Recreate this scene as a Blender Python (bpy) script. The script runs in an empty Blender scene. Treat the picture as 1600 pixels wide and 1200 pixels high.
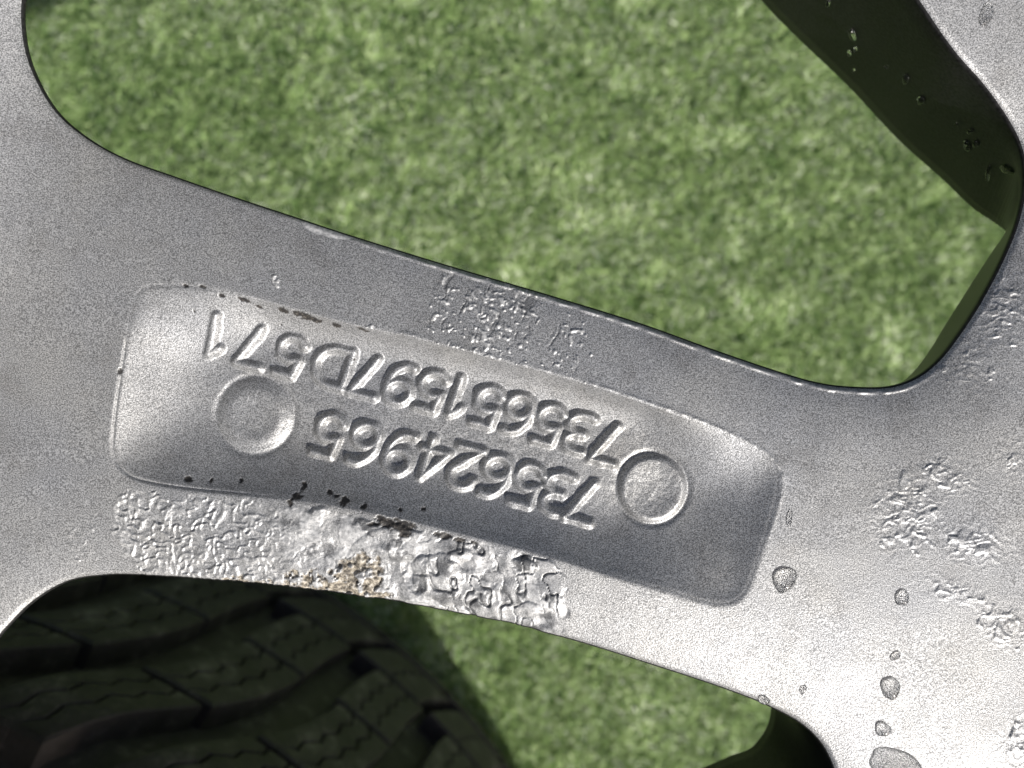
import bpy, math
import numpy as np
from mathutils import Vector

# ------------------------------------------------------------------ camera, light, exposure
SC = bpy.context.scene
COL = SC.collection
MM = 0.001
PLATE_Z = 266.0            # mm, back of the wheel above the turf
CAM_D = 115.6              # mm, lens above the back of the wheel
PX = 0.1                   # mm per photo pixel on the back of the wheel
SUN_DIR = np.array([0.56, -0.828])
SUN_EL = 34.0

cam_d = bpy.data.cameras.new('camera')
cam = bpy.data.objects.new('camera', cam_d)
COL.objects.link(cam)
cam.location = (0, 0, (PLATE_Z + CAM_D) * MM)
cam_d.sensor_width = 36
cam_d.lens = 26
cam_d.clip_start = 0.005
cam_d.clip_end = 100
cam_d.dof.use_dof = True
cam_d.dof.focus_distance = (CAM_D + 2.0) * MM
cam_d.dof.aperture_fstop = 15.0
SC.camera = cam

world = bpy.data.worlds.new('World')
SC.world = world
world.use_nodes = True
wn = world.node_tree.nodes
wl = world.node_tree.links
wn.clear()
sky = wn.new('ShaderNodeTexSky')
sky.sky_type = 'NISHITA'
sky.sun_disc = False
sky.dust_density = 5.0
sky.ozone_density = 0.8
sky.sun_elevation = math.radians(SUN_EL)
sky.sun_rotation = math.atan2(SUN_DIR[0], SUN_DIR[1])
bg = wn.new('ShaderNodeBackground')
bg.inputs['Strength'].default_value = 0.06
wo = wn.new('ShaderNodeOutputWorld')
wl.new(sky.outputs[0], bg.inputs[0])
wl.new(bg.outputs[0], wo.inputs[0])

sun_d = bpy.data.lights.new('sun', 'SUN')
sun_d.energy = 5.0
sun_d.angle = math.radians(0.6)
sun_d.color = (1.0, 0.975, 0.945)
sun = bpy.data.objects.new('sun', sun_d)
COL.objects.link(sun)
e = math.radians(SUN_EL)
sd = Vector((SUN_DIR[0] * math.cos(e), SUN_DIR[1] * math.cos(e), math.sin(e)))
sun.rotation_euler = (-sd).to_track_quat('-Z', 'Y').to_euler()
sun.location = (0.3, -0.4, 0.8)

vs = SC.view_settings
vs.view_transform = 'Standard'
vs.look = 'None'
vs.exposure = 0.36
vs.gamma = 1.0
SC.cycles.use_denoising = True
SC.cycles.max_bounces = 10

rng = np.random.default_rng(7)

# ------------------------------------------------------------------ helpers
def hsh(ix, iy, seed):
    h = (ix.astype(np.int64) * 374761393 + iy.astype(np.int64) * 668265263 + seed * 974711) & 0xffffffff
    h = ((h ^ (h >> 13)) * 1274126177) & 0xffffffff
    h = h ^ (h >> 16)
    return (h & 0xffffff) / float(0xffffff)

def noise(x, y, seed=0):
    ix = np.floor(x); iy = np.floor(y)
    fx = x - ix; fy = y - iy
    u = fx * fx * fx * (fx * (fx * 6 - 15) + 10)
    v = fy * fy * fy * (fy * (fy * 6 - 15) + 10)
    a = hsh(ix, iy, seed); b = hsh(ix + 1, iy, seed)
    c = hsh(ix, iy + 1, seed); d = hsh(ix + 1, iy + 1, seed)
    return ((a * (1 - u) + b * u) * (1 - v) + (c * (1 - u) + d * u) * v) * 2 - 1

def fbm(x, y, seed=0, oct=4):
    s = 0; a = 1; t = 0
    for o in range(oct):
        s = s + a * noise(x * 2 ** o + 17.3 * o, y * 2 ** o - 9.1 * o, seed + o)
        t += a; a *= 0.5
    return s / t

def sstep(a, b, x):
    t = np.clip((x - a) / (b - a), 0, 1)
    return t * t * (3 - 2 * t)

def P(px, py, depth=0.0):
    k = PX * (CAM_D + depth) / CAM_D
    return ((px - 800) * k, (600 - py) * k)

def PP(pts, depth=0.0):
    return np.array([P(a, b, depth) for a, b in pts])

def smooth_closed(pts, n=4):
    p = np.asarray(pts, float); out = []
    N = len(p)
    for i in range(N):
        p0, p1, p2, p3 = p[i - 1], p[i], p[(i + 1) % N], p[(i + 2) % N]
        for k in range(n):
            t = k / n
            out.append(0.5 * ((2 * p1) + (-p0 + p2) * t + (2 * p0 - 5 * p1 + 4 * p2 - p3) * t * t
                              + (-p0 + 3 * p1 - 3 * p2 + p3) * t ** 3))
    return np.array(out)

def seg_dist(x, y, a, b):
    dx, dy = b[0] - a[0], b[1] - a[1]
    L = dx * dx + dy * dy + 1e-12
    t = np.clip(((x - a[0]) * dx + (y - a[1]) * dy) / L, 0, 1)
    return (x - a[0] - t * dx) ** 2 + (y - a[1] - t * dy) ** 2

def poly_sdf(x, y, poly):                     # negative inside
    d = np.full(x.shape, 1e9); ins = np.zeros(x.shape, bool)
    N = len(poly)
    for i in range(N):
        a, b = poly[i], poly[(i + 1) % N]
        d = np.minimum(d, seg_dist(x, y, a, b))
        if a[1] != b[1]:
            c = (a[1] > y) != (b[1] > y)
            ins ^= c & (x < (b[0] - a[0]) * (y - a[1]) / (b[1] - a[1]) + a[0])
    d = np.sqrt(d)
    return np.where(ins, -d, d)

def link(o, parent=None):
    COL.objects.link(o)
    if parent is not None:
        o.parent = parent
    return o

def tag(o, label=None, cat=None, group=None, kind=None):
    if label: o['label'] = label
    if cat: o['category'] = cat
    if group: o['group'] = group
    if kind: o['kind'] = kind
    return o

def empty(name, loc_mm):
    o = bpy.data.objects.new(name, None)
    o.empty_display_size = 0.01
    o.location = [c * MM for c in loc_mm]
    return link(o)

def np_mesh(name, verts_mm, quads, smooth=True, attrs=None, normals=None):
    verts = np.asarray(verts_mm, np.float32) * MM
    quads = np.asarray(quads, np.int32)
    me = bpy.data.meshes.new(name)
    me.vertices.add(len(verts))
    me.vertices.foreach_set('co', verts.ravel())
    n, k = quads.shape
    me.loops.add(n * k)
    me.loops.foreach_set('vertex_index', quads.ravel())
    me.polygons.add(n)
    me.polygons.foreach_set('loop_start', np.arange(0, n * k, k, dtype=np.int32))
    me.polygons.foreach_set('loop_total', np.full(n, k, np.int32))
    me.polygons.foreach_set('use_smooth', np.full(n, smooth, bool))
    me.update(calc_edges=True)
    for an, av in (attrs or {}).items():
        at = me.attributes.new(an, 'FLOAT', 'POINT')
        at.data.foreach_set('value', np.asarray(av, np.float32))
    if normals is not None:
        me.normals_split_custom_set_from_vertices(normals.tolist())
    return me

# ------------------------------------------------------------------ materials
def new_mat(name):
    m = bpy.data.materials.new(name)
    m.use_nodes = True
    nt = m.node_tree
    b = nt.nodes['Principled BSDF']
    return m, nt, b

def N(nt, t, **kw):
    n = nt.nodes.new(t)
    for k, v in kw.items():
        setattr(n, k, v)
    return n

def ramp(nt, stops, interp='LINEAR'):
    r = N(nt, 'ShaderNodeValToRGB')
    r.color_ramp.interpolation = interp
    el = r.color_ramp.elements
    while len(el) < len(stops):
        el.new(0.5)
    for e_, (p, c) in zip(el, stops):
        e_.position = p
        e_.color = (*c, 1)
    return r

def mixc(nt, fac, a, b, mode='MIX'):
    m = N(nt, 'ShaderNodeMix', data_type='RGBA', blend_type=mode)
    L = nt.links
    for s, v in ((m.inputs[0], fac), (m.inputs[6], a), (m.inputs[7], b)):
        if isinstance(v, (int, float)): s.default_value = v
        elif isinstance(v, tuple): s.default_value = (*v, 1)
        else: L.new(v, s)
    return m.outputs[2]

def mixf(nt, fac, a, b):
    m = N(nt, 'ShaderNodeMix', data_type='FLOAT')
    for s, v in ((m.inputs[0], fac), (m.inputs[2], a), (m.inputs[3], b)):
        if isinstance(v, (int, float)): s.default_value = v
        else: nt.links.new(v, s)
    return m.outputs[0]

def attr(nt, name):
    a = N(nt, 'ShaderNodeAttribute', attribute_name=name)
    return a.outputs['Fac']

def make_paint():
    m, nt, b = new_mat('silver_wheel_paint')
    L = nt.links
    tc = N(nt, 'ShaderNodeTexCoord')
    def nz(scale, detail=2.0, rough=0.5):
        n = N(nt, 'ShaderNodeTexNoise')
        n.inputs['Scale'].default_value = scale
        n.inputs['Detail'].default_value = detail
        n.inputs['Roughness'].default_value = rough
        L.new(tc.outputs['Object'], n.inputs['Vector'])
        return n.outputs['Fac']
    grain = nz(5200, 1.0, 0.5)
    grain2 = nz(1900, 2.0, 0.6)
    stain = nz(120, 5.0, 0.62)
    cloud = nz(45, 4.0, 0.6)
    gr = ramp(nt, [(0.33, (0.15, 0.152, 0.154)), (0.5, (0.315, 0.318, 0.32)), (0.67, (0.52, 0.523, 0.525))])
    L.new(grain, gr.inputs[0])
    cl = ramp(nt, [(0.3, (0.86, 0.87, 0.9)), (0.7, (1.0, 0.99, 0.97))])
    L.new(cloud, cl.inputs[0])
    base = mixc(nt, 1.0, gr.outputs[0], cl.outputs[0], 'MULTIPLY')
    st = ramp(nt, [(0.30, (0.88, 0.87, 0.855)), (0.46, (1, 1, 1)), (0.66, (1, 1, 1)), (0.8, (1.08, 1.08, 1.09))])
    L.new(stain, st.inputs[0])
    base = mixc(nt, 1.0, base, st.outputs[0], 'MULTIPLY')
    # bare light metal, beige crust, black chips (all shapes from the mesh attributes)
    bare = ramp(nt, [(0.35, (0.29, 0.293, 0.297)), (0.62, (0.55, 0.55, 0.548))])
    L.new(grain2, bare.inputs[0])
    base = mixc(nt, attr(nt, 'bare'), base, bare.outputs[0])
    dk = ramp(nt, [(0.35, (0.09, 0.092, 0.096)), (0.7, (0.2, 0.202, 0.206))])
    L.new(grain, dk.inputs[0])
    base = mixc(nt, attr(nt, 'dull'), base, dk.outputs[0])
    cn = nz(1300, 5.0, 0.7)
    cr = ramp(nt, [(0.36, (0.05, 0.043, 0.033)), (0.46, (0.15, 0.13, 0.105)), (0.55, (0.31, 0.275, 0.215)), (0.64, (0.52, 0.49, 0.44))])
    L.new(cn, cr.inputs[0])
    base = mixc(nt, attr(nt, 'crust'), base, cr.outputs[0])
    ck = ramp(nt, [(0.42, (0.010, 0.009, 0.009)), (0.58, (0.03, 0.026, 0.022)), (0.7, (0.12, 0.11, 0.10))])
    L.new(grain2, ck.inputs[0])
    base = mixc(nt, attr(nt, 'chip'), base, ck.outputs[0])
    L.new(base, b.inputs['Base Color'])
    met = mixf(nt, attr(nt, 'bare'), 0.6, 0.2)
    met = mixf(nt, attr(nt, 'crust'), met, 0.0)
    met = mixf(nt, attr(nt, 'chip'), met, 0.0)
    L.new(met, b.inputs['Metallic'])
    rr = mixf(nt, attr(nt, 'bare'), 0.5, 0.5)
    rv = N(nt, 'ShaderNodeMath', operation='MULTIPLY_ADD')
    L.new(stain, rv.inputs[0]); rv.inputs[1].default_value = 0.22; L.new(rr, rv.inputs[2])
    sb = N(nt, 'ShaderNodeMath', operation='SUBTRACT')
    L.new(rv.outputs[0], sb.inputs[0]); sb.inputs[1].default_value = 0.1
    rr = mixf(nt, attr(nt, 'crust'), sb.outputs[0], 0.75)
    rr = mixf(nt, attr(nt, 'chip'), rr, 0.6)
    L.new(rr, b.inputs['Roughness'])
    bp = N(nt, 'ShaderNodeBump')
    bp.inputs['Strength'].default_value = 0.5
    bp.inputs['Distance'].default_value = 0.00006
    ad = N(nt, 'ShaderNodeMath', operation='ADD')
    L.new(grain, ad.inputs[0]); L.new(grain2, ad.inputs[1])
    L.new(ad.outputs[0], bp.inputs['Height'])
    L.new(bp.outputs[0], b.inputs['Normal'])
    return m

def make_wall_mat():
    m, nt, b = new_mat('dark_side_wall')  # near-black base colour for the side walls of the windows
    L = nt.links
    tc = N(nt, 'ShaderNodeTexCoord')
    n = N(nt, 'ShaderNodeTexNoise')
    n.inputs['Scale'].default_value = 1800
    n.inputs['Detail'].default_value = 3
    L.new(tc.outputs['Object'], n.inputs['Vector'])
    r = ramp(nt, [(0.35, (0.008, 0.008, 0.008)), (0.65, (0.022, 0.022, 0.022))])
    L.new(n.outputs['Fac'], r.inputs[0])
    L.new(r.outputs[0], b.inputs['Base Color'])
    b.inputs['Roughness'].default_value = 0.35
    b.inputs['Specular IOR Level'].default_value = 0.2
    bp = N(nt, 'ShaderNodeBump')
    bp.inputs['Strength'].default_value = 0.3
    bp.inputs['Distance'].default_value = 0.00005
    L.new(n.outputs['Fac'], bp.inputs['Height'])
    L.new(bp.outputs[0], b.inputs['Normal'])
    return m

def make_water():
    m, nt, b = new_mat('water')
    b.inputs['Base Color'].default_value = (1, 1, 1, 1)
    b.inputs['Roughness'].default_value = 0.09
    b.inputs['IOR'].default_value = 1.333
    b.inputs['Transmission Weight'].default_value = 1.0
    return m

def make_rubber():
    m, nt, b = new_mat('black_rubber')
    L = nt.links
    tc = N(nt, 'ShaderNodeTexCoord')
    n = N(nt, 'ShaderNodeTexNoise')
    n.inputs['Scale'].default_value = 90
    n.inputs['Detail'].default_value = 7
    n.inputs['Roughness'].default_value = 0.65
    L.new(tc.outputs['Object'], n.inputs['Vector'])
    r = ramp(nt, [(0.35, (0.034, 0.029, 0.031)), (0.56, (0.058, 0.05, 0.053)), (0.70, (0.16, 0.14, 0.14))])
    L.new(n.outputs['Fac'], r.inputs[0])
    L.new(r.outputs[0], b.inputs['Base Color'])
    b.inputs['Roughness'].default_value = 0.62
    n2 = N(nt, 'ShaderNodeTexNoise')
    n2.inputs['Scale'].default_value = 700
    n2.inputs['Detail'].default_value = 4
    L.new(tc.outputs['Object'], n2.inputs['Vector'])
    bp = N(nt, 'ShaderNodeBump')
    bp.inputs['Strength'].default_value = 0.5
    bp.inputs['Distance'].default_value = 0.0006
    L.new(n2.outputs['Fac'], bp.inputs['Height'])
    L.new(bp.outputs[0], b.inputs['Normal'])
    return m

def make_fibre():
    m, nt, b = new_mat('turf_fibre')
    L = nt.links
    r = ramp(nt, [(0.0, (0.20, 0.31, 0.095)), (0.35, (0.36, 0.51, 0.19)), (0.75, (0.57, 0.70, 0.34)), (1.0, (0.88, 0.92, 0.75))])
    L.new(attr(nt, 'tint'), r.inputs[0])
    L.new(r.outputs[0], b.inputs['Base Color'])
    b.inputs['Roughness'].default_value = 0.45
    tr = N(nt, 'ShaderNodeBsdfTranslucent')
    L.new(r.outputs[0], tr.inputs['Color'])
    mx = N(nt, 'ShaderNodeMixShader')
    mx.inputs[0].default_value = 0.35
    L.new(b.outputs[0], mx.inputs[1]); L.new(tr.outputs[0], mx.inputs[2])
    L.new(mx.outputs[0], nt.nodes['Material Output'].inputs['Surface'])
    return m

def make_backing():
    m, nt, b = new_mat('turf_backing')
    L = nt.links
    tc = N(nt, 'ShaderNodeTexCoord')
    n = N(nt, 'ShaderNodeTexNoise')
    n.inputs['Scale'].default_value = 160
    n.inputs['Detail'].default_value = 6
    L.new(tc.outputs['Object'], n.inputs['Vector'])
    r = ramp(nt, [(0.35, (0.02, 0.055, 0.012)), (0.65, (0.12, 0.2, 0.06))])
    L.new(n.outputs['Fac'], r.inputs[0])
    L.new(r.outputs[0], b.inputs['Base Color'])
    b.inputs['Roughness'].default_value = 0.8
    return m

M_PAINT = make_paint()
M_WALL = make_wall_mat()
M_WATER = make_water()
M_RUBBER = make_rubber()
M_FIBRE = make_fibre()
M_BACK = make_backing()

# ------------------------------------------------------------------ ground: artificial turf
def build_ground():
    n = 61
    s = np.linspace(-3000, 3000, n)
    gx, gy = np.meshgrid(s, s)
    z = np.zeros_like(gx)
    v = np.stack([gx.ravel(), gy.ravel(), z.ravel()], 1)
    i = np.arange(n * n).reshape(n, n)
    q = np.stack([i[:-1, :-1].ravel(), i[:-1, 1:].ravel(), i[1:, 1:].ravel(), i[1:, :-1].ravel()], 1)
    me = np_mesh('ground', v, q)
    me.materials.append(M_BACK)
    o = link(bpy.data.objects.new('ground', me))
    tag(o, kind='structure', label='green artificial turf ground under the wheel and tyre')

TYRE_C = (-248.0, -354.0)
TYRE_R = 300.0

def build_turf():
    nb = 300000
    x = rng.uniform(-360, 360, nb); y = rng.uniform(-280, 330, nb)
    r = np.hypot(x - TYRE_C[0], y - TYRE_C[1])
    k = r > 282
    x, y = x[k], y[k]
    n = len(x)
    # pile lies in swirling clumps
    a = 2.2 * fbm(x / 14, y / 14, 3, 3) + rng.normal(0, 0.8, n) - 0.7
    clump = fbm(x / 6.5, y / 6.5, 21, 3)
    lean = np.clip(1.12 + 0.12 * fbm(x / 15, y / 15, 41, 2) + rng.normal(0, 0.22, n), 0.2, 1.4)
    ln = 6.6 + 0.35 * clump + rng.normal(0, 0.9, n)
    ln = np.clip(ln, 3.5, 11)
    w = rng.uniform(0.35, 0.8, n)
    dx, dy = np.cos(a), np.sin(a)
    sxp, syp = -dy, dx
    tw = rng.normal(0, 0.5, n)
    p0 = np.stack([x, y, np.zeros(n)], 1)
    l1 = ln * 0.55
    e1 = lean * 0.45
    p1 = p0 + np.stack([dx * np.sin(e1) * l1, dy * np.sin(e1) * l1, np.cos(e1) * l1], 1)
    e2 = lean * 1.2 + 0.15
    a2 = a + tw
    l2 = ln * 0.5
    p2 = p1 + np.stack([np.cos(a2) * np.sin(e2) * l2, np.sin(a2) * np.sin(e2) * l2, np.cos(e2) * l2], 1)
    side = np.stack([sxp, syp, np.zeros(n)], 1)
    V = np.empty((n, 6, 3))
    V[:, 0] = p0 - side * w[:, None] * 0.5; V[:, 1] = p0 + side * w[:, None] * 0.5
    V[:, 2] = p1 - side * w[:, None] * 0.5; V[:, 3] = p1 + side * w[:, None] * 0.5
    V[:, 4] = p2 - side * w[:, None] * 0.25; V[:, 5] = p2 + side * w[:, None] * 0.25
    base = np.arange(n)[:, None] * 6
    q = np.concatenate([base + np.array([[0, 1, 3, 2]]), base + np.array([[2, 3, 5, 4]])])
    tint = np.clip(0.47 + 0.08 * clump + rng.normal(0, 0.30, n) + 0.2 * fbm(x / 70, y / 70, 77, 3), 0, 1)
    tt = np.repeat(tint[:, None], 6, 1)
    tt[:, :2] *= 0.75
    me = np_mesh('turf_pile', V.reshape(-1, 3), q, True, {'tint': tt.ravel()})
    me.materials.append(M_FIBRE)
    o = link(bpy.data.objects.new('turf_pile', me))
    tag(o, 'short curly green artificial grass pile', 'turf', kind='stuff')

build_ground()
build_turf()

# ------------------------------------------------------------------ tyre lying on the turf
def revolve(profile, nseg):
    pr = np.array(profile, float)
    m = len(pr)
    t = np.linspace(0, 2 * math.pi, nseg, endpoint=False)
    v = np.empty((nseg, m, 3))
    v[:, :, 0] = np.cos(t)[:, None] * pr[:, 0]
    v[:, :, 1] = np.sin(t)[:, None] * pr[:, 0]
    v[:, :, 2] = pr[:, 1]
    i = np.arange(nseg * m).reshape(nseg, m)
    j = np.roll(i, -1, 0)
    q = np.stack([i[:, :-1].ravel(), j[:, :-1].ravel(), j[:, 1:].ravel(), i[:, 1:].ravel()], 1)
    return v.reshape(-1, 3), q

def build_tyre():
    root = empty('tyre', (TYRE_C[0], TYRE_C[1], 0))
    tag(root, 'black rubber tyre with siped tread lying flat on the green turf', 'tyre')
    ci = 291.0
    prof = [(216, 172), (217, 182), (226, 190), (240, 199), (255, 204), (268, 203), (279, 198), (286, 190), (ci, 180),
            (ci + 1, 140), (ci + 1.5, 102), (ci + 1, 65), (ci, 25), (286, 15), (279, 7), (268, 2), (255, 1), (240, 6),
            (226, 15), (217, 23), (216, 33)]
    v, q = revolve(prof, 240)
    me = np_mesh('carcass', v, q)
    me.materials.append(M_RUBBER)
    link(bpy.data.objects.new('carcass', me), root)
    # tread: rows across the width, each block cut by wavy sipes
    NP = 46
    dth = 2 * math.pi / NP
    def surf(th, z, h):
        r = ci + h + 0.4
        sh = np.clip(np.abs(z - 102) - 72, 0, None)
        r = r - 0.02 * sh * sh - 0.006 * np.maximum(np.abs(z - 102) - 40, 0) ** 1.2
        return np.stack([np.cos(th) * r, np.sin(th) * r, z], -1)
    rows = [(12, 31, 0.30, 0.90, 1), (33.5, 62, 0.10, 0.84, 1), (64.5, 108, 0.0, 0.64, 2), (110, 156, 0.0, 0.60, 2), (158, 193, 0.03, 0.58, 2)]
    def slant(z):
        return 2.1 * dth * ((z - 12) / 181.0) + 0.22 * dth * np.sin((z - 12) / 28.0)
    for ri, (z0, z1, off, fill, ns) in enumerate(rows):
        verts = []; quads = []
        nsl = ns + 1
        gap = 0.016
        wid = fill / nsl
        for s in range(nsl):
            ta = s * wid + (gap if s else 0)
            tb = (s + 1) * wid
            nz = 9
            zz = np.linspace(z0, z1, nz)
            def zig(t):
                return 0.028 * np.where(np.arange(nz) % 2 == 0, 1, -1) * (1 if 0.01 < t < fill - 0.01 else 0)
            A = dth * (off + ta + zig(ta)) + slant(zz)
            B = dth * (off + tb + zig(tb)) + slant(zz)
            base = len(verts)
            top = 9.0
            ch = 0.9
            ins = ch / ci
            lay = [surf(A, zz, -1.0), surf(A, zz, top - 0.6), surf(A + ins * 0.5, np.clip(zz, z0 + ch, z1 - ch), top),
                   surf((A + B) / 2, np.clip(zz, z0 + ch, z1 - ch), top + 0.15),
                   surf(B - ins * 0.5, np.clip(zz, z0 + ch, z1 - ch), top), surf(B, zz, top - 0.6), surf(B, zz, -1.0)]
            for l in lay:
                verts.extend(l.tolist())
            nl = len(lay)
            for l in range(nl - 1):
                for k in range(nz - 1):
                    a = base + l * nz + k
                    quads.append((a, a + nz, a + nz + 1, a + 1))
            # ends
            for k, fl in ((0, 0), (nz - 1, 1)):
                idx = [base + l * nz + k for l in range(nl)]
                for t in ((0, 1, 5, 6), (1, 2, 4, 5), (2, 3, 4, 4)):
                    f = [idx[c] for c in t]
                    if t[2] == t[3]:
                        continue
                    quads.append(tuple(f if not fl else f[::-1]))
        me = np_mesh('tread_block', np.array(verts), np.array(quads), False)
        me.materials.append(M_RUBBER)
        for p in range(NP):
            o = bpy.data.objects.new('tread_block', me)
            o.rotation_euler = (0, 0, p * dth)
            link(o, root)
    return root

build_tyre()

# ------------------------------------------------------------------ the wheel
HUB = np.array(P(2050, 1075))
RIM_R = 236.0
W_TOP = smooth_closed(PP([(38, 60), (48, 115), (75, 168), (120, 208), (180, 241), (260, 270), (350, 301), (450, 334),
    (560, 370), (700, 413), (850, 457), (1000, 503), (1120, 546), (1220, 580), (1290, 600), (1350, 607), (1405, 606),
    (1447, 592), (1484, 564), (1520, 518), (1558, 458), (1594, 387), (1615, 330), (1624, 280), (1618, 232), (1592, 187),
    (1538, 130), (1480, 79), (1409, 0), (1200, -235), (1010, -448), (920, -530), (820, -590), (700, -610), (560, -580),
    (430, -510), (330, -430), (230, -330), (140, -215), (75, -100), (44, -5)]), 8)
W_BOT = smooth_closed(PP([(-205, 1500), (-195, 1330), (-160, 1230), (-110, 1130), (-60, 1050), (0, 978), (42, 940),
    (90, 914), (140, 905), (200, 904), (350, 914), (500, 930), (620, 947), (760, 974), (900, 1009), (1050, 1056),
    (1150, 1089), (1210, 1112), (1262, 1140), (1297, 1178), (1316, 1230), (1312, 1285), (1280, 1330), (1225, 1352), (1150, 1376),
    (900, 1476), (600, 1596), (300, 1716), (60, 1808), (-40, 1830), (-120, 1800), (-175, 1730), (-200, 1620)]), 8)
W_LOW = smooth_closed(PP([(2500, 1560), (1900, 1575), (1500, 1560), (1350, 1570), (900, 1715), (620, 1822), (440, 1900), (365, 1960), (345, 2060),
    (360, 2250), (420, 2450), (650, 2800), (2500, 2800)]), 4)
POCKET = smooth_closed(PP([(222, 450), (290, 445), (380, 461), (470, 487), (560, 510), (640, 527), (740, 553), (830, 577),
    (900, 596), (1000, 629), (1100, 664), (1170, 695), (1208, 722), (1220, 755), (1207, 810), (1187, 870), (1170, 920),
    (1148, 943), (1110, 945), (1050, 928), (960, 903), (860, 872), (760, 845), (640, 815), (520, 790), (400, 776),
    (300, 766), (222, 753), (187, 735), (173, 703), (178, 640), (190, 560), (203, 490)]), 4)
PD = 5.0                                                     # recess depth, mm
CORRODED = smooth_closed(PP([(180, 775), (260, 775), (400, 785), (520, 800), (640, 826), (740, 850), (830, 872), (875, 890),
    (885, 940), (880, 1010), (860, 1060), (600, 1000), (300, 960), (225, 930), (200, 890), (172, 850)]), 3)
CRUST = smooth_closed(PP([(340, 912), (352, 905), (372, 900), (400, 915), (430, 912), (462, 897), (500, 893), (530, 888),
    (548, 874), (574, 866), (590, 880), (594, 905), (600, 930), (610, 975), (500, 950), (420, 945), (350, 935)]), 3)

def axis_lines():
    lo, hi = [], []
    s = 0.15
    xf = np.arange(-84, 84.01, s)
    yf = np.arange(-64, 64.01, s)
    def grow(end, lim, sign):
        out = []; p = end; st = s
        while True:
            st = min(st * 1.12, 1.6)
            p = p + sign * st
            if (p - lim) * sign > 0:
                out.append(lim); break
            out.append(p)
        return np.array(out)
    X = np.concatenate([grow(-84, -125, -1)[::-1], xf, grow(xf[-1], 165, 1)])
    Y = np.concatenate([grow(-64, -205, -1)[::-1], yf, grow(yf[-1], 135, 1)])
    return X, Y

# --- stroke font for the cast numerals (x 0..0.62, y 0..1, y up)
def arc(cx, cy, rx, ry, a0, a1, n=14):
    t = np.radians(np.linspace(a0, a1, n))
    return [(cx + rx * math.cos(k), cy + ry * math.sin(k)) for k in t]

GLYPH = {
    '1': [[(0.16, 0.78), (0.36, 1.0), (0.36, 0.0)]],
    '2': [arc(0.31, 0.71, 0.29, 0.29, 165, -25) + [(0.02, 0.0), (0.6, 0.0)]],
    '3': [arc(0.24, 0.75, 0.34, 0.25, 118, -78) + [(0.2, 0.51)], arc(0.24, 0.27, 0.37, 0.27, 80, -122)],
    '4': [[(0.46, 0.0), (0.46, 1.0), (0.02, 0.28), (0.62, 0.28)]],
    '5': [[(0.55, 1.0), (0.12, 1.0), (0.08, 0.55)] + arc(0.3, 0.31, 0.3, 0.31, 128, -150)],
    '6': [arc(0.31, 0.29, 0.29, 0.29, 0, 360, 24), [(0.03, 0.33)] + arc(0.42, 0.42, 0.4, 0.58, 178, 75)],
    '7': [[(0.02, 1.0), (0.6, 1.0), (0.2, 0.0)]],
    '9': [arc(0.31, 0.71, 0.29, 0.29, 0, 360, 24), [(0.59, 0.67)] + arc(0.2, 0.58, 0.4, 0.58, -2, -105)],
    'D': [[(-0.06, 0.0), (-0.06, 1.0), (0.26, 1.0)] + arc(0.26, 0.5, 0.46, 0.5, 90, -90) + [(-0.06, 0.0)]],
}
LINE_A = [('7', 950, 693), ('3', 905, 677), ('5', 858, 663), ('6', 809, 647), ('5', 761, 635), ('1', 714, 620), ('5', 674, 611),
          ('9', 625, 600), ('7', 574, 588), ('D', 519, 573), ('5', 452, 556), ('7', 394, 542), ('1', 341, 526)]
LINE_B = [('7', 912, 783), ('3', 871, 770), ('5', 824, 757), ('6', 774, 743), ('2', 727, 730), ('4', 677, 718), ('9', 625, 708),
          ('6', 568, 693), ('5', 513, 680)]
WORDS = {'1': 'one', '2': 'two', '3': 'three', '4': 'four', '5': 'five', '6': 'six', '7': 'seven', '9': 'nine', 'D': 'letter D'}

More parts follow.
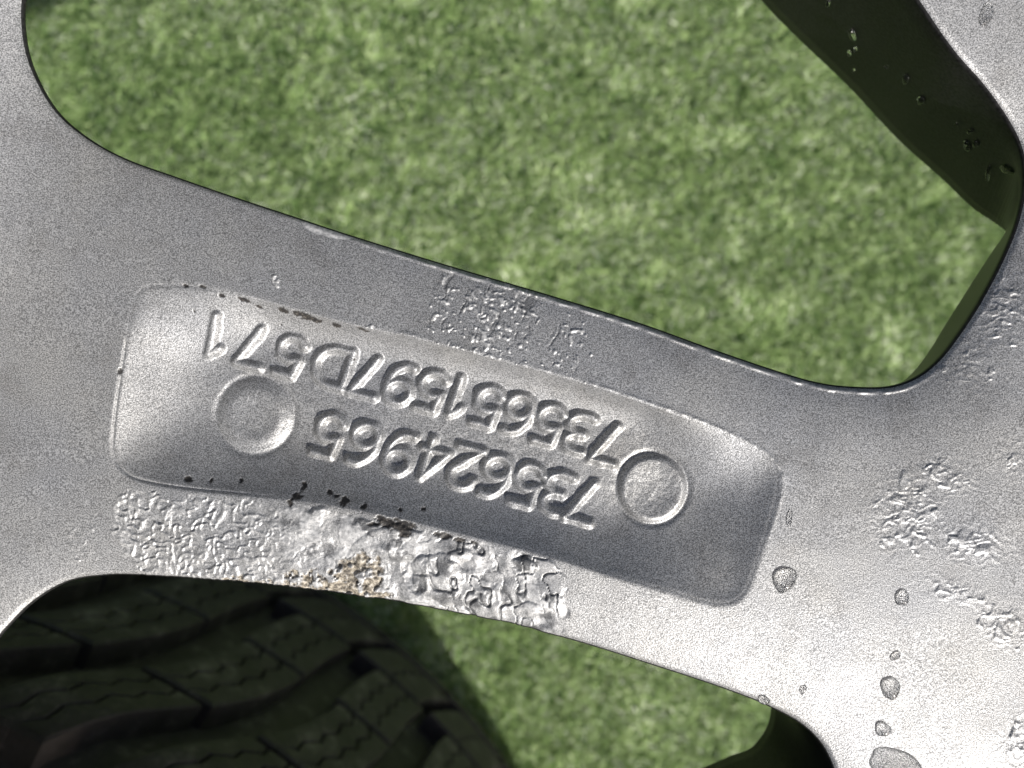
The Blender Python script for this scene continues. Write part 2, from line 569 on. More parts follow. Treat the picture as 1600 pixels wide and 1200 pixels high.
def build_wheel():
    X, Y = axis_lines()
    nx, ny = len(X), len(Y)
    gx, gy = np.meshgrid(X, Y)
    x = gx.ravel(); y = gy.ravel()

    def region_f(x, y):
        f = np.minimum(np.minimum(poly_sdf(x, y, W_TOP), poly_sdf(x, y, W_BOT)), poly_sdf(x, y, W_LOW))
        return np.minimum(f, RIM_R - np.hypot(x - HUB[0], y - HUB[1]))
    f = region_f(x, y)
    F = f.reshape(ny, nx)
    any_in = np.maximum(np.maximum(F[:-1, :-1], F[1:, :-1]), np.maximum(F[:-1, 1:], F[1:, 1:])) > 0
    idx = np.arange(nx * ny).reshape(ny, nx)
    quads = np.stack([idx[:-1, :-1][any_in], idx[:-1, 1:][any_in], idx[1:, 1:][any_in], idx[1:, :-1][any_in]], 1)
    used = np.unique(quads)
    remap = np.full(nx * ny, -1); remap[used] = np.arange(len(used))
    quads = remap[quads]
    x = x[used]; y = y[used]; f = f[used]
    # snap the vertices that lie past an edge onto it
    out = np.where(f < 0)[0]
    for _ in range(2):
        e_ = 0.01
        xo, yo = x[out], y[out]
        f0 = region_f(xo, yo)
        gx_ = (region_f(xo + e_, yo) - f0) / e_
        gy_ = (region_f(xo, yo + e_) - f0) / e_
        x[out] = xo - f0 * gx_; y[out] = yo - f0 * gy_
    f[out] = 0.0
    f = np.maximum(f, 0)
    # ragged lower edge where the coating broke away
    nv = len(x)

    # ------------------------------------------------ height of the casting
    pxx = x / PX + 800; pyy = 600 - y / PX
    # crown towards the window edges + small rounding and a paint bead along the edge
    fr = f + 0.0
    h = -2.4 * np.exp(-fr / 7.5) * (1 - 0.5 * sstep(1100, 1350, pxx) * sstep(800, 950, pyy))
    h -= 0.30 * np.exp(-fr / 0.28)
    h += (0.05 + 0.26 * sstep(450, 680, pxx) * sstep(1480, 1400, pxx) * (pyy < 720) * (pyy > 330)) * np.exp(-((fr - 0.62) / 0.24) ** 2) * (0.6 + 0.5 * noise(x / 1.3, y / 1.3, 5))
    tw_ = sstep(24, 46, y) * sstep(35, 60, x)
    h -= 0.18 * tw_ * ((x - 77) * 0.56 - (y - 40) * 0.83) - 1.2 * tw_ * np.exp(-fr / 7.5)
    # rim side rises into the barrel
    rr = np.hypot(x - HUB[0], y - HUB[1])
    h += 7.0 * sstep(207, 240, rr) ** 1.5
    h += 0.12 * fbm(x / 14, y / 14, 8, 3)
    # recess
    sd = -poly_sdf(x, y, POCKET)
    cu, cv = math.cos(math.radians(15.5)), math.sin(math.radians(15.5))
    cx, cy = P(695, 700)
    u = (x - cx) * cu - (y - cy) * cv
    v = (x - cx) * cv + (y - cy) * cu
    wb = 9.0 + 0.6 * sstep(10, 45, u)                        # lower wall
    wt = 4.0 + 1.5 * sstep(-10, -45, u)
    wl = 15.0
    wr = 13.0
    iw = sstep(-4, 4, v)
    wv = wb * (1 - iw) + wt * iw
    ll = sstep(-30, -45, u); rl = sstep(28, 44, u)
    width = wv * (1 - ll) * (1 - rl) + wl * ll + wr * rl
    t = np.clip(sd / width, 0, 1)
    prof = 1 - (1 - t) ** (1.75 + 0.3 * iw)
    # left end runs out softly, upper left corner has almost no step
    soft = sstep(-32, -50, u) * sstep(-2, 9, v)
    prof = prof * (1 - soft) + (t * t * (3 - 2 * t)) * soft
    prof = prof * (1 - 0.75 * rl) + 0.75 * rl * t
    prof = prof * (sd > 0)
    full = np.zeros(nx * ny); full[used] = prof
    G = full.reshape(ny, nx)
    def box(a, r, ax):
        c = np.cumsum(np.pad(a, [(r + 1, r) if k == ax else (0, 0) for k in (0, 1)], mode='edge'), axis=ax)
        n_ = a.shape[ax]
        hi = np.take(c, np.arange(2 * r + 1, 2 * r + 1 + n_), ax); lo_ = np.take(c, np.arange(0, n_), ax)
        return (hi - lo_) / (2 * r + 1)
    for r_ in (9, 9, 8):
        G = box(box(G, r_, 0), r_, 1)
    bl = G.ravel()[used]
    wbl = sstep(0.2, 3.2, sd)
    prof = prof * (1 - wbl) + bl * wbl
    for r_ in (14, 14, 12):
        G = box(box(G, r_, 0), r_, 1)
    wb2 = sstep(1.5, 5.5, sd) * np.maximum(sstep(26, 38, u), sstep(-28, -38, u))
    prof = prof * (1 - wb2) + G.ravel()[used] * wb2
    h -= PD * prof
    h += 0.13 * np.exp(-((sd + 0.45) / 0.3) ** 2) * (0.6 + 0.6 * noise(x / 0.9, y / 0.9, 15)) * (v > 0) * (u > -12)
    h -= 0.10 * np.exp(-((sd - 0.1) / 0.35) ** 2)
    floor_m = sstep(0.85, 1.0, t)
    h += 0.05 * fbm(x / 1.1, y / 1.1, 31, 3) * floor_m

    # ------------------------------------------------ raised numerals and round ejector marks
    part = np.zeros(nv, np.int32)                             # 0 casting
    cosA, sinA = math.cos(math.radians(15.0)), math.sin(math.radians(15.0))
    part_info = {}
    pid = 10
    for row, letters in ((0, LINE_A), (1, LINE_B)):
        for ch, cxp, cyp in letters:
            gxc, gyc = P(cxp, cyp, PD - 0.6)
            H = 6.2 if row == 0 else 6.4
            near = np.where((np.abs(x - gxc) < 6) & (np.abs(y - gyc) < 6))[0]
            lx, ly = x[near] - gxc, y[near] - gyc
            # the numerals stand upside down: reading direction runs to the upper left
            ru = -(lx * cosA - ly * sinA)
            rv = -(lx * sinA + ly * cosA)
            slant = 0.06
            ru = ru - slant * rv
            d2 = np.full(len(near), 1e9)
            for st in GLYPH[ch]:
                pts = [((a - 0.31) * H * 1.1, (b_ - 0.5) * H) for a, b_ in st]
                for a_, b_ in zip(pts[:-1], pts[1:]):
                    d2 = np.minimum(d2, seg_dist(ru, rv, a_, b_))
            d = np.sqrt(d2)
            wob = 0.12 * noise(lx / 1.2 + pid, ly / 1.2, 50)
            hh = 0.85 * (1 - sstep(0.08, 1.14, d + wob))
            hh += 0.0
            ok = hh > h[near] * 0 + 0.0
            h[near] = h[near] + hh
            sel = near[(d < 1.1)]
            part[sel] = pid
            part_info[pid] = ('raised_numeral', 'raised cast numeral ' + WORDS[ch] if ch != 'D' else 'raised cast letter D')
            pid += 1
    discs = [(398, 649, 6.1, 0.8, 2.5), (1019, 763, 5.55, 0.75, 1.0)]
    for cxp, cyp, R_, hh_, sf in discs:
        gxc, gyc = P(cxp, cyp, PD - 0.4)
        d = np.hypot(x - gxc, y - gyc)
        h += hh_ * (1 - sstep(R_ - sf, R_ + 0.35, d))
        h -= 0.22 * np.exp(-((d - R_ - 0.3) / 0.5) ** 2)
        h -= 0.25 * (1 - sstep(1.5, R_ - 1.2, d))
        h += 0.05 * fbm(x / 0.8, y / 0.8, 61, 3) * (d < R_ - 0.5)
        part[d < R_ + 0.2] = pid
        part_info[pid] = ('raised_disc', 'round raised ejector mark in the recess')
        pid += 1

    # ------------------------------------------------ corrosion, peeling paint, chips
    cs = poly_sdf(x, y, CORRODED)
    wx = x + 0.9 * fbm(x / 2.2, y / 2.2, 71, 2); wy = y + 0.9 * fbm(x / 2.2, y / 2.2, 81, 2)
    edge_n = 1.6 * fbm(x / 2.0, y / 2.0, 91, 3)
    cm = sstep(0.3, -0.5, cs + edge_n) * sstep(-0.15, -0.9, sd)
    ridg = 1 - np.abs(noise(wx / 0.95, wy / 0.95, 101))
    ridg2 = 1 - np.abs(noise(wx / 0.55, wy / 0.6, 103))
    left = sstep(520, 330, pxx)
    right = sstep(600, 720, pxx)
    big = fbm(x / 3.8, y / 3.8, 107, 2)
    flake = sstep(0.02, 0.12, fbm(wx / 2.6, wy / 3.2, 111, 4))       # flat lifted flakes
    h += cm * (left * (0.34 * ridg ** 3 + 0.13 * ridg2 ** 2 - 0.2)
               + (1 - left) * (0.10 * flake + 0.7 * big + 0.07 * ridg2 ** 3 * (1 - right)))
    # streaky fold lines on the right of the patch
    fold = 1 - np.abs(noise(wx / 1.5 + 0.1 * wy, wy / 2.6, 121))
    foldm = right * cm * sstep(0.0, 0.35, fbm(x / 5.0, y / 5.0, 123, 2) + 0.25)
    h -= 0.45 * foldm * sstep(0.87, 0.985, fold)
    # blisters
    def blister(pxc, pyc, a, b_, ang, hh_, ring=False):
        gx_, gy_ = P(pxc, pyc)
        ca, sa = math.cos(math.radians(ang)), math.sin(math.radians(ang))
        dx, dy = x - gx_, y - gy_
        q = np.hypot((dx * ca - dy * sa) / a, (dx * sa + dy * ca) / b_)
        q = q + 0.12 * noise(x / 1.1, y / 1.1, int(pxc))
        if ring:
            return hh_ * np.exp(-((q - 1) / 0.28) ** 2)
        return hh_ * np.sqrt(np.clip(1 - q * q, 0, 1))
    h += blister(683, 905, 4.3, 3.8, 30, 0.75) * cm
    h -= blister(645, 905, 1.6, 3.2, -20, 0.7)
    h += blister(822, 884, 2.1, 0.95, 20, 0.55)
    h += blister(715, 872, 2.2, 1.2, -15, 0.45)
    h += blister(590, 850, 5.5, 2.2, -25, 0.4)
    # crust where the coating is gone
    kr = poly_sdf(x, y, CRUST)
    crust = sstep(0.2, -0.5, kr + 1.7 * fbm(x / 1.5, y / 1.5, 131, 5))
    crust = crust * sstep(-0.32, 0.02, fbm(x / 0.8, y / 0.8, 135, 3))
    h += crust * (-0.3 + 0.45 * fbm(x / 0.9, y / 0.9, 133, 4))
    bare = cm * np.clip(0.25 * left + (1 - left) * (0.35 + 0.65 * flake), 0, 1) * (1 - crust)
    bare = np.clip(bare * (0.6 + 0.5 * (ridg > 0.6)), 0, 1)
    dull = cm * (1 - left) * (1 - flake) * sstep(0.0, 0.3, fbm(x / 2.6, y / 2.6, 141, 3)) * (1 - crust) * 0.95
    dull = np.maximum(dull, 0.85 * foldm * sstep(0.88, 0.97, fold))

    # peeling on the upper flange: flecks and thin streaks
    def blob(pxc, pyc, rx, ry, ang=15):
        gx_, gy_ = P(pxc, pyc)
        ca, sa = math.cos(math.radians(ang)), math.sin(math.radians(ang))
        dx, dy = x - gx_, y - gy_
        return np.exp(-(((dx * ca - dy * sa) / (rx * PX)) ** 2 + ((dx * sa + dy * ca) / (ry * PX)) ** 2))
    up = np.maximum.reduce([blob(770, 490, 62, 85), 0.75 * blob(885, 545, 32, 48), 0.7 * blob(690, 470, 22, 60), 0.55 * blob(428, 438, 10, 30),
                            0.6 * blob(820, 580, 120, 10), 0.5 * blob(600, 520, 70, 8)])
    up = up * (sd < -0.1)
    su = x * cu - y * cv + 0.7 * fbm(x / 1.6, y / 1.6, 147, 3); sv = x * cv + y * cu + 0.7 * fbm(x / 1.6, y / 1.6, 149, 3)
    fl = noise(su / 0.62 + 0.4 * sv, sv / 0.5, 151) + 0.5 * noise(su / 0.35, sv / 0.4, 153)
    flk = sstep(0.62, 0.80, fl + 0.85 * up - 0.45) * (up > 0.12)
    h += 0.20 * flk
    bare = np.maximum(bare, 0.75 * flk)
    stx = noise((su - 0.18 * sv) / 0.5 + 0.35 * noise(su / 2, sv / 2, 157), sv / 4.5, 155)
    strk = sstep(0.68, 0.82, stx + 0.15 * noise(su / 0.4, sv / 0.8, 159)) * sstep(0.15, 0.5, up)
    h -= 0.13 * strk
    dull = np.maximum(dull, 0.7 * strk)
    # clear-coat flakes on the hub side and on the rim side
    hb = np.maximum.reduce([0.9 * blob(1420, 800, 45, 55), 0.9 * blob(1480, 745, 40, 28), 0.85 * blob(1520, 850, 50, 28), 0.7 * blob(1490, 925, 50, 16),
                            0.8 * blob(1580, 480, 40, 60), 0.7 * blob(1570, 980, 40, 30), 0.55 * blob(1530, 560, 40, 60), 0.5 * blob(1590, 720, 30, 30),
                            0.8 * blob(1590, 1160, 22, 40), 0.55 * blob(110, 695, 25, 14), 0.45 * blob(120, 850, 22, 60)])
    fl2 = fbm(wx / 1.5, wy / 1.2, 161, 3)
    flk2 = sstep(0.30, 0.40, fl2 + 0.75 * hb - 0.32) * (hb > 0.15)
    edge2 = np.exp(-((fl2 + 0.75 * hb - 0.32 - 0.35) / 0.10) ** 2) * (hb > 0.15)
    h += 0.11 * flk2 + 0.13 * np.minimum(hb * 1.5, 1) * (1 - np.abs(noise(wx / 1.0, wy / 0.75, 163))) ** 3
    bare = np.maximum(bare, 0.35 * edge2 * hb)
    # clean paint chip on the edge of the upper window
    chip_l = sstep(1.05, 0.9, np.hypot((u - P(505, 357)[0] + cx * 0 + 0) * 0 + ((x - P(505, 356)[0]) * cu - (y - P(505, 356)[1]) * cv) / 4.3,
                                       ((x - P(505, 356)[0]) * cv + (y - P(505, 356)[1]) * cu) / 1.0) + 0.1 * noise(x, y, 171))
    bare = np.maximum(bare, 0.95 * chip_l)
    h -= 0.08 * chip_l

    lip_line = 0.8 * np.exp(-((fr - 0.45) / 0.22) ** 2) * sstep(-0.4, 0.4, fbm(x / 7, y / 7, 177, 3) + 0.7 * sstep(450, 800, pxx) - 0.35) * (pyy > 280) * (pyy < 720) * sstep(1500, 1400, pxx)  # narrow lighter line along the upper window edge
    bare = np.maximum(bare, 0.9 * lip_line)
    # black chips down to the primer
    chip = np.zeros(nv)
    CH = [(293, 750, 7, 4), (326, 752, 3, 3), (372, 752, 5, 3), (471, 762, 5, 7), (464, 776, 9, 5), (455, 786, 7, 6), (514, 771, 5, 4),
          (524, 777, 6, 3), (536, 784, 9, 6), (568, 793, 5, 6), (583, 818, 8, 5), (605, 816, 18, 8), (627, 820, 20, 9), (634, 833, 10, 7), (660, 798, 4, 3),
          (624, 798, 4, 3), (692, 836, 14, 5), (717, 843, 10, 4), (740, 848, 6, 3),
          (290, 446, 6, 3), (318, 448, 6, 2.5), (346, 462, 5, 2.5), (380, 468, 10, 3), (400, 478, 6, 2.5), (440, 484, 13, 4), (478, 494, 22, 5), (525, 508, 9, 2.5), (566, 515, 10, 2.5),
          (190, 581, 3, 5), (300, 485, 2, 2), (545, 560, 2, 2), (430, 505, 2, 2)]
    for a_, b_, rx, ry in CH:
        gx_, gy_ = P(a_, b_, 0.8)
        near = np.where((np.abs(x - gx_) < 4) & (np.abs(y - gy_) < 4))[0]
        dx, dy = x[near] - gx_, y[near] - gy_
        q = np.hypot((dx * cu - dy * cv) / (rx * PX), (dx * cv + dy * cu) / (ry * PX))
        q = q + 0.75 * fbm(x[near] / 0.7, y[near] / 0.45, 181, 3)
        chip[near] = np.maximum(chip[near], sstep(1.1, 0.85, q))
    h -= 0.16 * chip
    bare = bare * (1 - chip)
    # thin dark line at the left end of the recess
    h -= 0.25 * np.exp(-((sd - 0.1) / 0.16) ** 2) * sstep(-20, -34, u) * sstep(4, 1, v)

    zz = PLATE_Z + h
    verts = np.stack([x, y, zz], 1)

    # vertex normals of the whole surface, kept where the surface is split into parts
    a, b, c, d = (verts[quads[:, i]] for i in range(4))
    fn = np.cross(c - a, d - b)
    nrm = np.zeros_like(verts)
    for i in range(4):
        for k in range(3):
            nrm[:, k] += np.bincount(quads[:, i], fn[:, k], nv)
    nrm /= np.linalg.norm(nrm, axis=1)[:, None] + 1e-12

    # ------------------------------------------------ split into parts
    fp = part[quads]
    fpart = np.where((fp == fp[:, :1]).all(1), fp[:, 0], 0)
    fc = np.stack([x[quads].mean(1), y[quads].mean(1)], 1)
    fsd = sd[quads].mean(1); fcm = cm[quads].mean(1)
    fr_hub = np.hypot(fc[:, 0] - HUB[0], fc[:, 1] - HUB[1])
    ang = np.degrees(np.arctan2(fc[:, 1] - HUB[1], HUB[0] - fc[:, 0]))
    ang = -ang                                                # spoke axis about -15 deg, neighbour about -50
    base_id = np.where(fr_hub < 80, 2, np.where(fr_hub > 214, 3, np.where(ang < -32.5, 4, np.where(ang > 3.5, 5, 1))))
    fpart = np.where(fpart > 0, fpart, np.where(fsd > 0, 6, np.where((fcm > 0.5) & (base_id == 1), 7, base_id)))

    root = empty('alloy_wheel', (HUB[0], HUB[1], 0))
    root.location.z = PLATE_Z * MM
    tag(root, 'silver alloy wheel seen from behind, corroded spoke with recessed cast part numbers', 'wheel')
    off = np.array([HUB[0], HUB[1], PLATE_Z])
    names = {1: ('spoke', 'silver spoke with the numbered recess'), 2: ('hub_face', None), 3: ('rim_face', None), 4: ('spoke', None), 5: ('spoke', None),
             6: ('number_recess', 'long rounded recess holding two rows of raised numerals'),
             7: ('corroded_strip', 'bubbled and flaking strip of paint along the spoke edge')}
    names.update(part_info)
    objs = {}
    for pi_ in sorted(names):
        fs = quads[fpart == pi_]
        if not len(fs):
            continue
        us = np.unique(fs)
        rm = np.full(nv, -1); rm[us] = np.arange(len(us))
        nm, lb = names[pi_]
        me = np_mesh(nm, verts[us] - off, rm[fs], True,
                     {'bare': bare[us], 'crust': crust[us], 'chip': chip[us], 'dull': dull[us]}, nrm[us])
        me.materials.append(M_PAINT)
        par = root
        if pi_ >= 10: par = objs[6]
        if pi_ == 6 or pi_ == 7: par = objs[1] if False else root
        o = link(bpy.data.objects.new(nm, me), par)
        if lb: o['label'] = lb
        objs[pi_] = o

    # ------------------------------------------------ side walls of the windows
    e_all = np.concatenate([quads[:, [0, 1]], quads[:, [1, 2]], quads[:, [2, 3]], quads[:, [3, 0]]])
    key = np.minimum(e_all[:, 0], e_all[:, 1]).astype(np.int64) * nv + np.maximum(e_all[:, 0], e_all[:, 1])
    uq, inv, cnt = np.unique(key, return_inverse=True, return_counts=True)
    be = e_all[cnt[inv] == 1]
    inner = (f[be] <= 1e-6).all(1) & (np.hypot(x[be] - HUB[0], y[be] - HUB[1]).max(1) < RIM_R - 0.5)
    be = be[inner]
    bv = np.unique(be)
    bm_ = np.full(nv, -1); bm_[bv] = np.arange(len(bv))
    bx, by = x[bv], y[bv]
    e_ = 0.9
    gxn = region_f(bx + e_, by) - region_f(bx - e_, by)
    gyn = region_f(bx, by + e_) - region_f(bx, by - e_)
    ln = np.hypot(gxn, gyn) + 1e-9
    onx, ony = -gxn / ln, -gyn / ln                             # towards the open window
    # depth and undercut of the wall at chosen places of the photograph
    ctrl = [[(40, 60, 6, 1.0), (75, 168, 6, 0.95), (180, 241, 8, 0.6), (350, 301, 18, 0.1), (850, 457, 26, 0.05), (1220, 580, 24, 0.05), (1350, 607, 22, 0.1),
             (1405, 606, 20, 0.2), (1447, 592, 19, 0.28), (1512, 515, 19, 0.28), (1580, 385, 18, 0.26), (1598, 330, 19, 0.44), (1606, 280, 22, 0.42),
             (1602, 235, 27, 0.29), (1580, 192, 31, 0.18), (1530, 136, 32, 0.16), (1480, 79, 34, 0.16), (1200, -235, 34, 0.16), (920, -530, 16, 0.5), (700, -610, 8, 0.9),
             (430, -510, 8, 1.0), (230, -330, 6, 1.1), (75, -100, 6, 1.1)],
            [(-200, 1620, 8, 0.6), (-160, 1230, 8, 0.6), (0, 978, 8, 0.6), (90, 914, 8, 0.5), (200, 904, 10, 0.2), (760, 974, 20, 0.05), (1050, 1056, 28, 0.05), (1210, 1112, 34, 0.0),
             (1262, 1140, 34, 0.0), (1316, 1230, 34, 0.02), (1280, 1330, 34, 0.02), (1225, 1352, 34, 0.02), (1080, 1400, 30, 0.05), (800, 1516, 9, 0.1), (300, 1716, 8, 0.2), (-120, 1800, 8, 0.6)],
            [(2500, 1560, 6, 0.1), (1500, 1560, 6, 0.1), (160, 2090, 6, 0.2), (600, 2800, 6, 0.2)]]
    # lower contour of the walls that show in the photograph: upper edge -> lower edge, both in photo pixels
    low = {(1405, 606): (1390, 603), (1447, 592): (1420, 588), (1480, 562): (1444, 554), (1512, 515): (1470, 506), (1547, 455): (1503, 449), (1580, 385): (1535, 396),
           (1598, 330): (1556, 362), (1606, 280): (1553, 357), (1602, 235): (1538, 349), (1580, 192): (1510, 329), (1530, 136): (1465, 283), (1480, 79): (1405, 219),
           (1409, 0): (1335, 144), (1200, -235): (1130, -75)}
    ctrl[0] = [c for c in ctrl[0] if (c[0], c[1]) not in low]
    ins_at = [k for k, c in enumerate(ctrl[0]) if c[:2] == (1350, 607)][0] + 1
    deps = [19, 19, 19, 19, 19, 19, 20, 22, 25, 28, 31, 33, 34, 34]
    ctrl[0][ins_at:ins_at] = [(a_, b_, dp, None) for (a_, b_), dp in zip(low, deps)]
    best = np.full(len(bx), 1e18); dep = np.zeros(len(bx)); offx = np.zeros(len(bx)); offy = np.zeros(len(bx))
    for lst in ctrl:
        rec = []
        for a_, b_, dp, uc in lst:
            p = np.array(P(a_, b_))
            if uc is None:
                q_ = np.array(P(*low[(a_, b_)], dp))
                rec.append((p[0], p[1], dp, q_[0] - p[0], q_[1] - p[1]))
            else:
                e1 = 0.9
                X1 = np.array([p[0] + e1, p[0] - e1, p[0], p[0]]); Y1 = np.array([p[1], p[1], p[1] + e1, p[1] - e1])
                f1 = region_f(X1, Y1)
                g_ = np.array([f1[0] - f1[1], f1[2] - f1[3]]); g_ /= np.linalg.norm(g_) + 1e-9
                rec.append((p[0], p[1], dp, g_[0] * uc * dp, g_[1] * uc * dp))
        rec = smooth_closed(np.array(rec), 5)
        for c0, c1 in zip(rec, np.roll(rec, -1, 0)):
            dv = c1[:2] - c0[:2]
            tt_ = np.clip(((bx - c0[0]) * dv[0] + (by - c0[1]) * dv[1]) / (dv @ dv + 1e-9), 0, 1)
            dd = (bx - c0[0] - tt_ * dv[0]) ** 2 + (by - c0[1] - tt_ * dv[1]) ** 2
            m_ = dd < best
            best[m_] = dd[m_]
            val = c0[None, 2:] + tt_[:, None] * (c1 - c0)[None, 2:]
            dep[m_] = val[m_, 0]; offx[m_] = val[m_, 1]; offy[m_] = val[m_, 2]
    prof_w = [(0, 0.0, 0.0), (0.16, 0.10, 0), (0.26, 0.30, 0), (0.28, 0.7, 0)]
    rings = []
    for o_, dz, _ in prof_w:
        rings.append(np.stack([bx + onx * o_, by + ony * o_, zz[bv] - dz], 1))
    for k in np.linspace(0.12, 1.0, 10):
        rings.append(np.stack([bx + onx * 0.28 * (1 - k) + offx * k, by + ony * 0.28 * (1 - k) + offy * k, (zz[bv] - 0.7) * (1 - k) + (PLATE_Z - dep) * k], 1))
    rings.append(np.stack([bx + offx - onx * 2.0, by + offy - ony * 2.0, PLATE_Z - dep - 0.8], 1))
    nr = len(rings); nb = len(bv)
    V = np.concatenate(rings) - off
    ea, eb = bm_[be[:, 0]], bm_[be[:, 1]]
    top_q, side_q = [], []
    for r in range(nr - 1):
        q = np.stack([eb + r * nb, ea + r * nb, ea + (r + 1) * nb, eb + (r + 1) * nb], 1)
        (top_q if r < 0 else side_q).append(q)
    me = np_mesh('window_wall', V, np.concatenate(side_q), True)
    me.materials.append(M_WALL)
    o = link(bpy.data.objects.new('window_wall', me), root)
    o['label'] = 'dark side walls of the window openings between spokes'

    # ------------------------------------------------ rim: barrel going up, flange going down to the lip that rests on the tyre
    pr = [(236.3, 5.2), (237.6, 8.0), (239.2, 16.0), (241.0, 36.0), (243.0, 70.0), (246.0, 71.0), (247.5, 69.0), (248.5, 36.0), (252.0, 5.0), (264.0, -16.0), (279.0, -34.0),
          (290.0, -48.0), (295.0, -58.0), (292.0, -61.6), (288.0, -60.6), (282.0, -48.0), (268.0, -29.0), (251.0, -13.0), (236.3, -3.0), (236.0, 4.6)]
    pr = np.array(pr)
    # one smooth closed section
    pr = smooth_closed(pr, 3)
    na = 160
    aa = np.radians(np.linspace(128, 226, na))
    m = len(pr)
    V = np.empty((na, m, 3))
    V[:, :, 0] = np.cos(aa)[:, None] * pr[:, 0]
    V[:, :, 1] = np.sin(aa)[:, None] * pr[:, 0]
    V[:, :, 2] = pr[:, 1]
    i = np.arange(na * m).reshape(na, m); j = np.roll(i, -1, 1)
    q = np.stack([i[:-1].ravel(), i[1:].ravel(), j[1:].ravel(), j[:-1].ravel()], 1)
    nvb = na * m
    z0 = np.zeros(nvb)
    me = np_mesh('rim_barrel', V.reshape(-1, 3), q, True, {'bare': z0, 'crust': z0, 'chip': z0, 'dull': z0})
    me.materials.append(M_PAINT)
    link(bpy.data.objects.new('rim_barrel', me), root)
    return x, y, zz, nrm, (bx, by, onx, ony, zz[bv], dep, offx, offy)

gx, gy, gz, gn, WALL = build_wheel()

# ------------------------------------------------------------------ water drops on the wheel
def drop_mesh(rx, ry, hgt, seed, lobes=0.12):
    r = np.random.default_rng(seed)
    nth, nr = 36, 8
    th = np.linspace(0, 2 * math.pi, nth, endpoint=False)
    out = 1 + lobes * (0.6 * np.cos(2 * th + r.uniform(0, 6)) * 0.5 + 0.4 * np.cos(3 * th + r.uniform(0, 6)) + 0.2 * np.cos(5 * th + r.uniform(0, 6)))
    vs_ = [(0, 0, hgt)]
    for k in range(1, nr + 1):
        t = k / nr
        z = hgt * (1 - t ** 2.6) ** 0.75
        for a, o_ in zip(th, out):
            vs_.append((rx * o_ * t * math.cos(a), ry * o_ * t * math.sin(a), z))
    for a, o_ in zip(th, out):
        vs_.append((rx * o_ * 0.97 * math.cos(a), ry * o_ * 0.97 * math.sin(a), -0.12))
    vs_.append((0, 0, -0.12))
    fs = []
    for i in range(nth):
        j = (i + 1) % nth
        fs.append((0, 1 + i, 1 + j))
        for k in range(nr):
            a = 1 + k * nth
            fs.append((a + i, a + nth + i, a + nth + j, a + j))
        a = 1 + nr * nth
        fs.append((a + i, len(vs_) - 1, a + j))
    me = bpy.data.meshes.new('water_drop')
    me.from_pydata([(a * MM, b * MM, c * MM) for a, b, c in vs_], [], fs)
    for p in me.polygons: p.use_smooth = True
    me.materials.append(M_WATER)
    return me

DROPS = [(1227, 907, 1.75, 2.1, 0.75, -20, 'large round water drop beside the end of the number recess'),
         (1410, 935, 1.05, 1.35, 0.5, -10, 'small oval water drop on the hub below the flaking clear coat'),
         (1393, 1077, 1.45, 1.8, 0.65, -10, 'round water drop on the hub above a smaller round drop'),
         (1382, 1142, 1.25, 1.15, 0.5, 15, 'round water drop on the hub next to a flat puddle'),
         (1400, 1026, 0.95, 0.55, 0.3, 35, 'thin crescent shaped water drop on the hub'),
         (1400, 1195, 4.2, 2.3, 0.45, -15, 'wide flat puddle of water on the hub'),
         (1526, 34, 1.0, 1.9, 0.4, -12, 'long angular water drop on the neighbouring spoke'),
         (1234, 811, 0.5, 1.4, 0.2, -6, 'tiny elongated water drop beside the recess end wall'),
         (1258, 1081, 0.5, 0.8, 0.2, -20, 'tiny faint water speck on the silver hub'),
         (1200, 1102, 0.95, 0.75, 0.35, -20, 'tiny water bead on the rim of the lower window')]
for i, (a, b, rx, ry, hg, ang, lb) in enumerate(DROPS):
    X_, Y_ = P(a, b)
    k = np.argmin((gx - X_) ** 2 + (gy - Y_) ** 2)
    me = drop_mesh(rx, ry, hg * 1.5, 100 + i, 0.16)
    o = link(bpy.data.objects.new('water_drop', me))
    o.location = (X_ * MM, Y_ * MM, (gz[k] + 0.02) * MM)
    nl = np.argsort((gx - X_) ** 2 + (gy - Y_) ** 2)[:200]
    nn = Vector(gn[nl].mean(0)).normalized()
    q = Vector((0, 0, 1)).rotation_difference(nn)
    from mathutils import Quaternion
    o.rotation_mode = 'QUATERNION'
    o.rotation_quaternion = q @ Quaternion((0, 0, 1), math.radians(ang))
    tag(o, lb, 'water drop', 'water drops on the wheel')

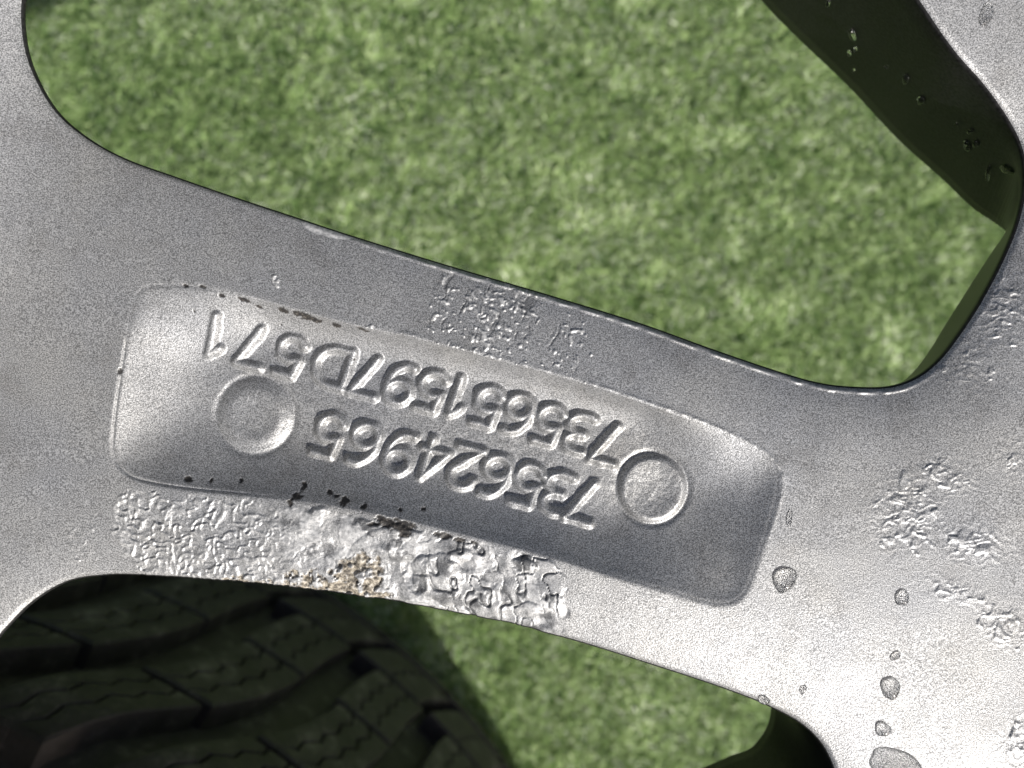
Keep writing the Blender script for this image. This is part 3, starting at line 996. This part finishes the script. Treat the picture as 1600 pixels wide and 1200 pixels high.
# beads of water clinging to the dark side wall of the neighbouring spoke
bx, by, onx, ony, bz, dep, offx, offy = WALL
BEADS = [(1296, 5, 0.5, 1.0, 10), (1335, 52, 0.9, 1.5, 25), (1328, 82, 0.5, 1.1, 20), (1337, 76, 0.4, 0.7, 20), (1418, 122, 0.7, 1.4, 25), (1441, 155, 0.8, 1.3, 25),
         (1388, 102, 0.4, 0.6, 0), (1337, 108, 0.3, 0.6, 10), (1497, 192, 0.4, 0.6, 0), (1514, 226, 0.8, 1.5, 40), (1526, 224, 0.6, 0.9, 20), (1545, 270, 0.4, 2.4, 35), (1576, 264, 1.0, 2.4, -20), (1519, 203, 0.5, 0.9, 0)]
for i, (a, b, rx, ry, ang) in enumerate(BEADS):
    best = (1e9, 0, 0)
    for k in np.linspace(0.05, 0.95, 40):
        zz_ = bz - ((bz - 0.7) * (1 - k) + (PLATE_Z - dep) * k)
        X_ = bx + offx * k; Y_ = by + offy * k
        sc_ = CAM_D / (CAM_D + PLATE_Z - bz + zz_) / PX
        e2 = (800 + X_ * sc_ - a) ** 2 + (600 - Y_ * sc_ - b) ** 2
        m_ = int(np.argmin(e2))
        if e2[m_] < best[0]:
            best = (e2[m_], m_, k)
    _, m_, k = best
    pos = Vector((bx[m_] + offx[m_] * k + 0.25 * onx[m_], by[m_] + offy[m_] * k + 0.25 * ony[m_], (bz[m_] - 0.7) * (1 - k) + (PLATE_Z - dep[m_]) * k))
    nn = Vector((onx[m_], ony[m_], (offx[m_] * onx[m_] + offy[m_] * ony[m_]) / dep[m_])).normalized()
    o = link(bpy.data.objects.new('water_bead', drop_mesh(rx, ry, 0.45, 300 + i, 0.2)))
    o.location = pos * MM
    o.rotation_mode = 'QUATERNION'
    o.rotation_quaternion = nn.to_track_quat('Z', 'Y') @ Quaternion((0, 0, 1), math.radians(ang))
    lb = 'long thin water streak on the dark window wall' if i == 11 else 'largest oval water bead on the dark window wall, beside a thin streak' if i == 12 else 'small water bead clinging to the dark side wall of the neighbouring spoke'
    tag(o, lb, 'water drop', 'water beads on the dark window wall')
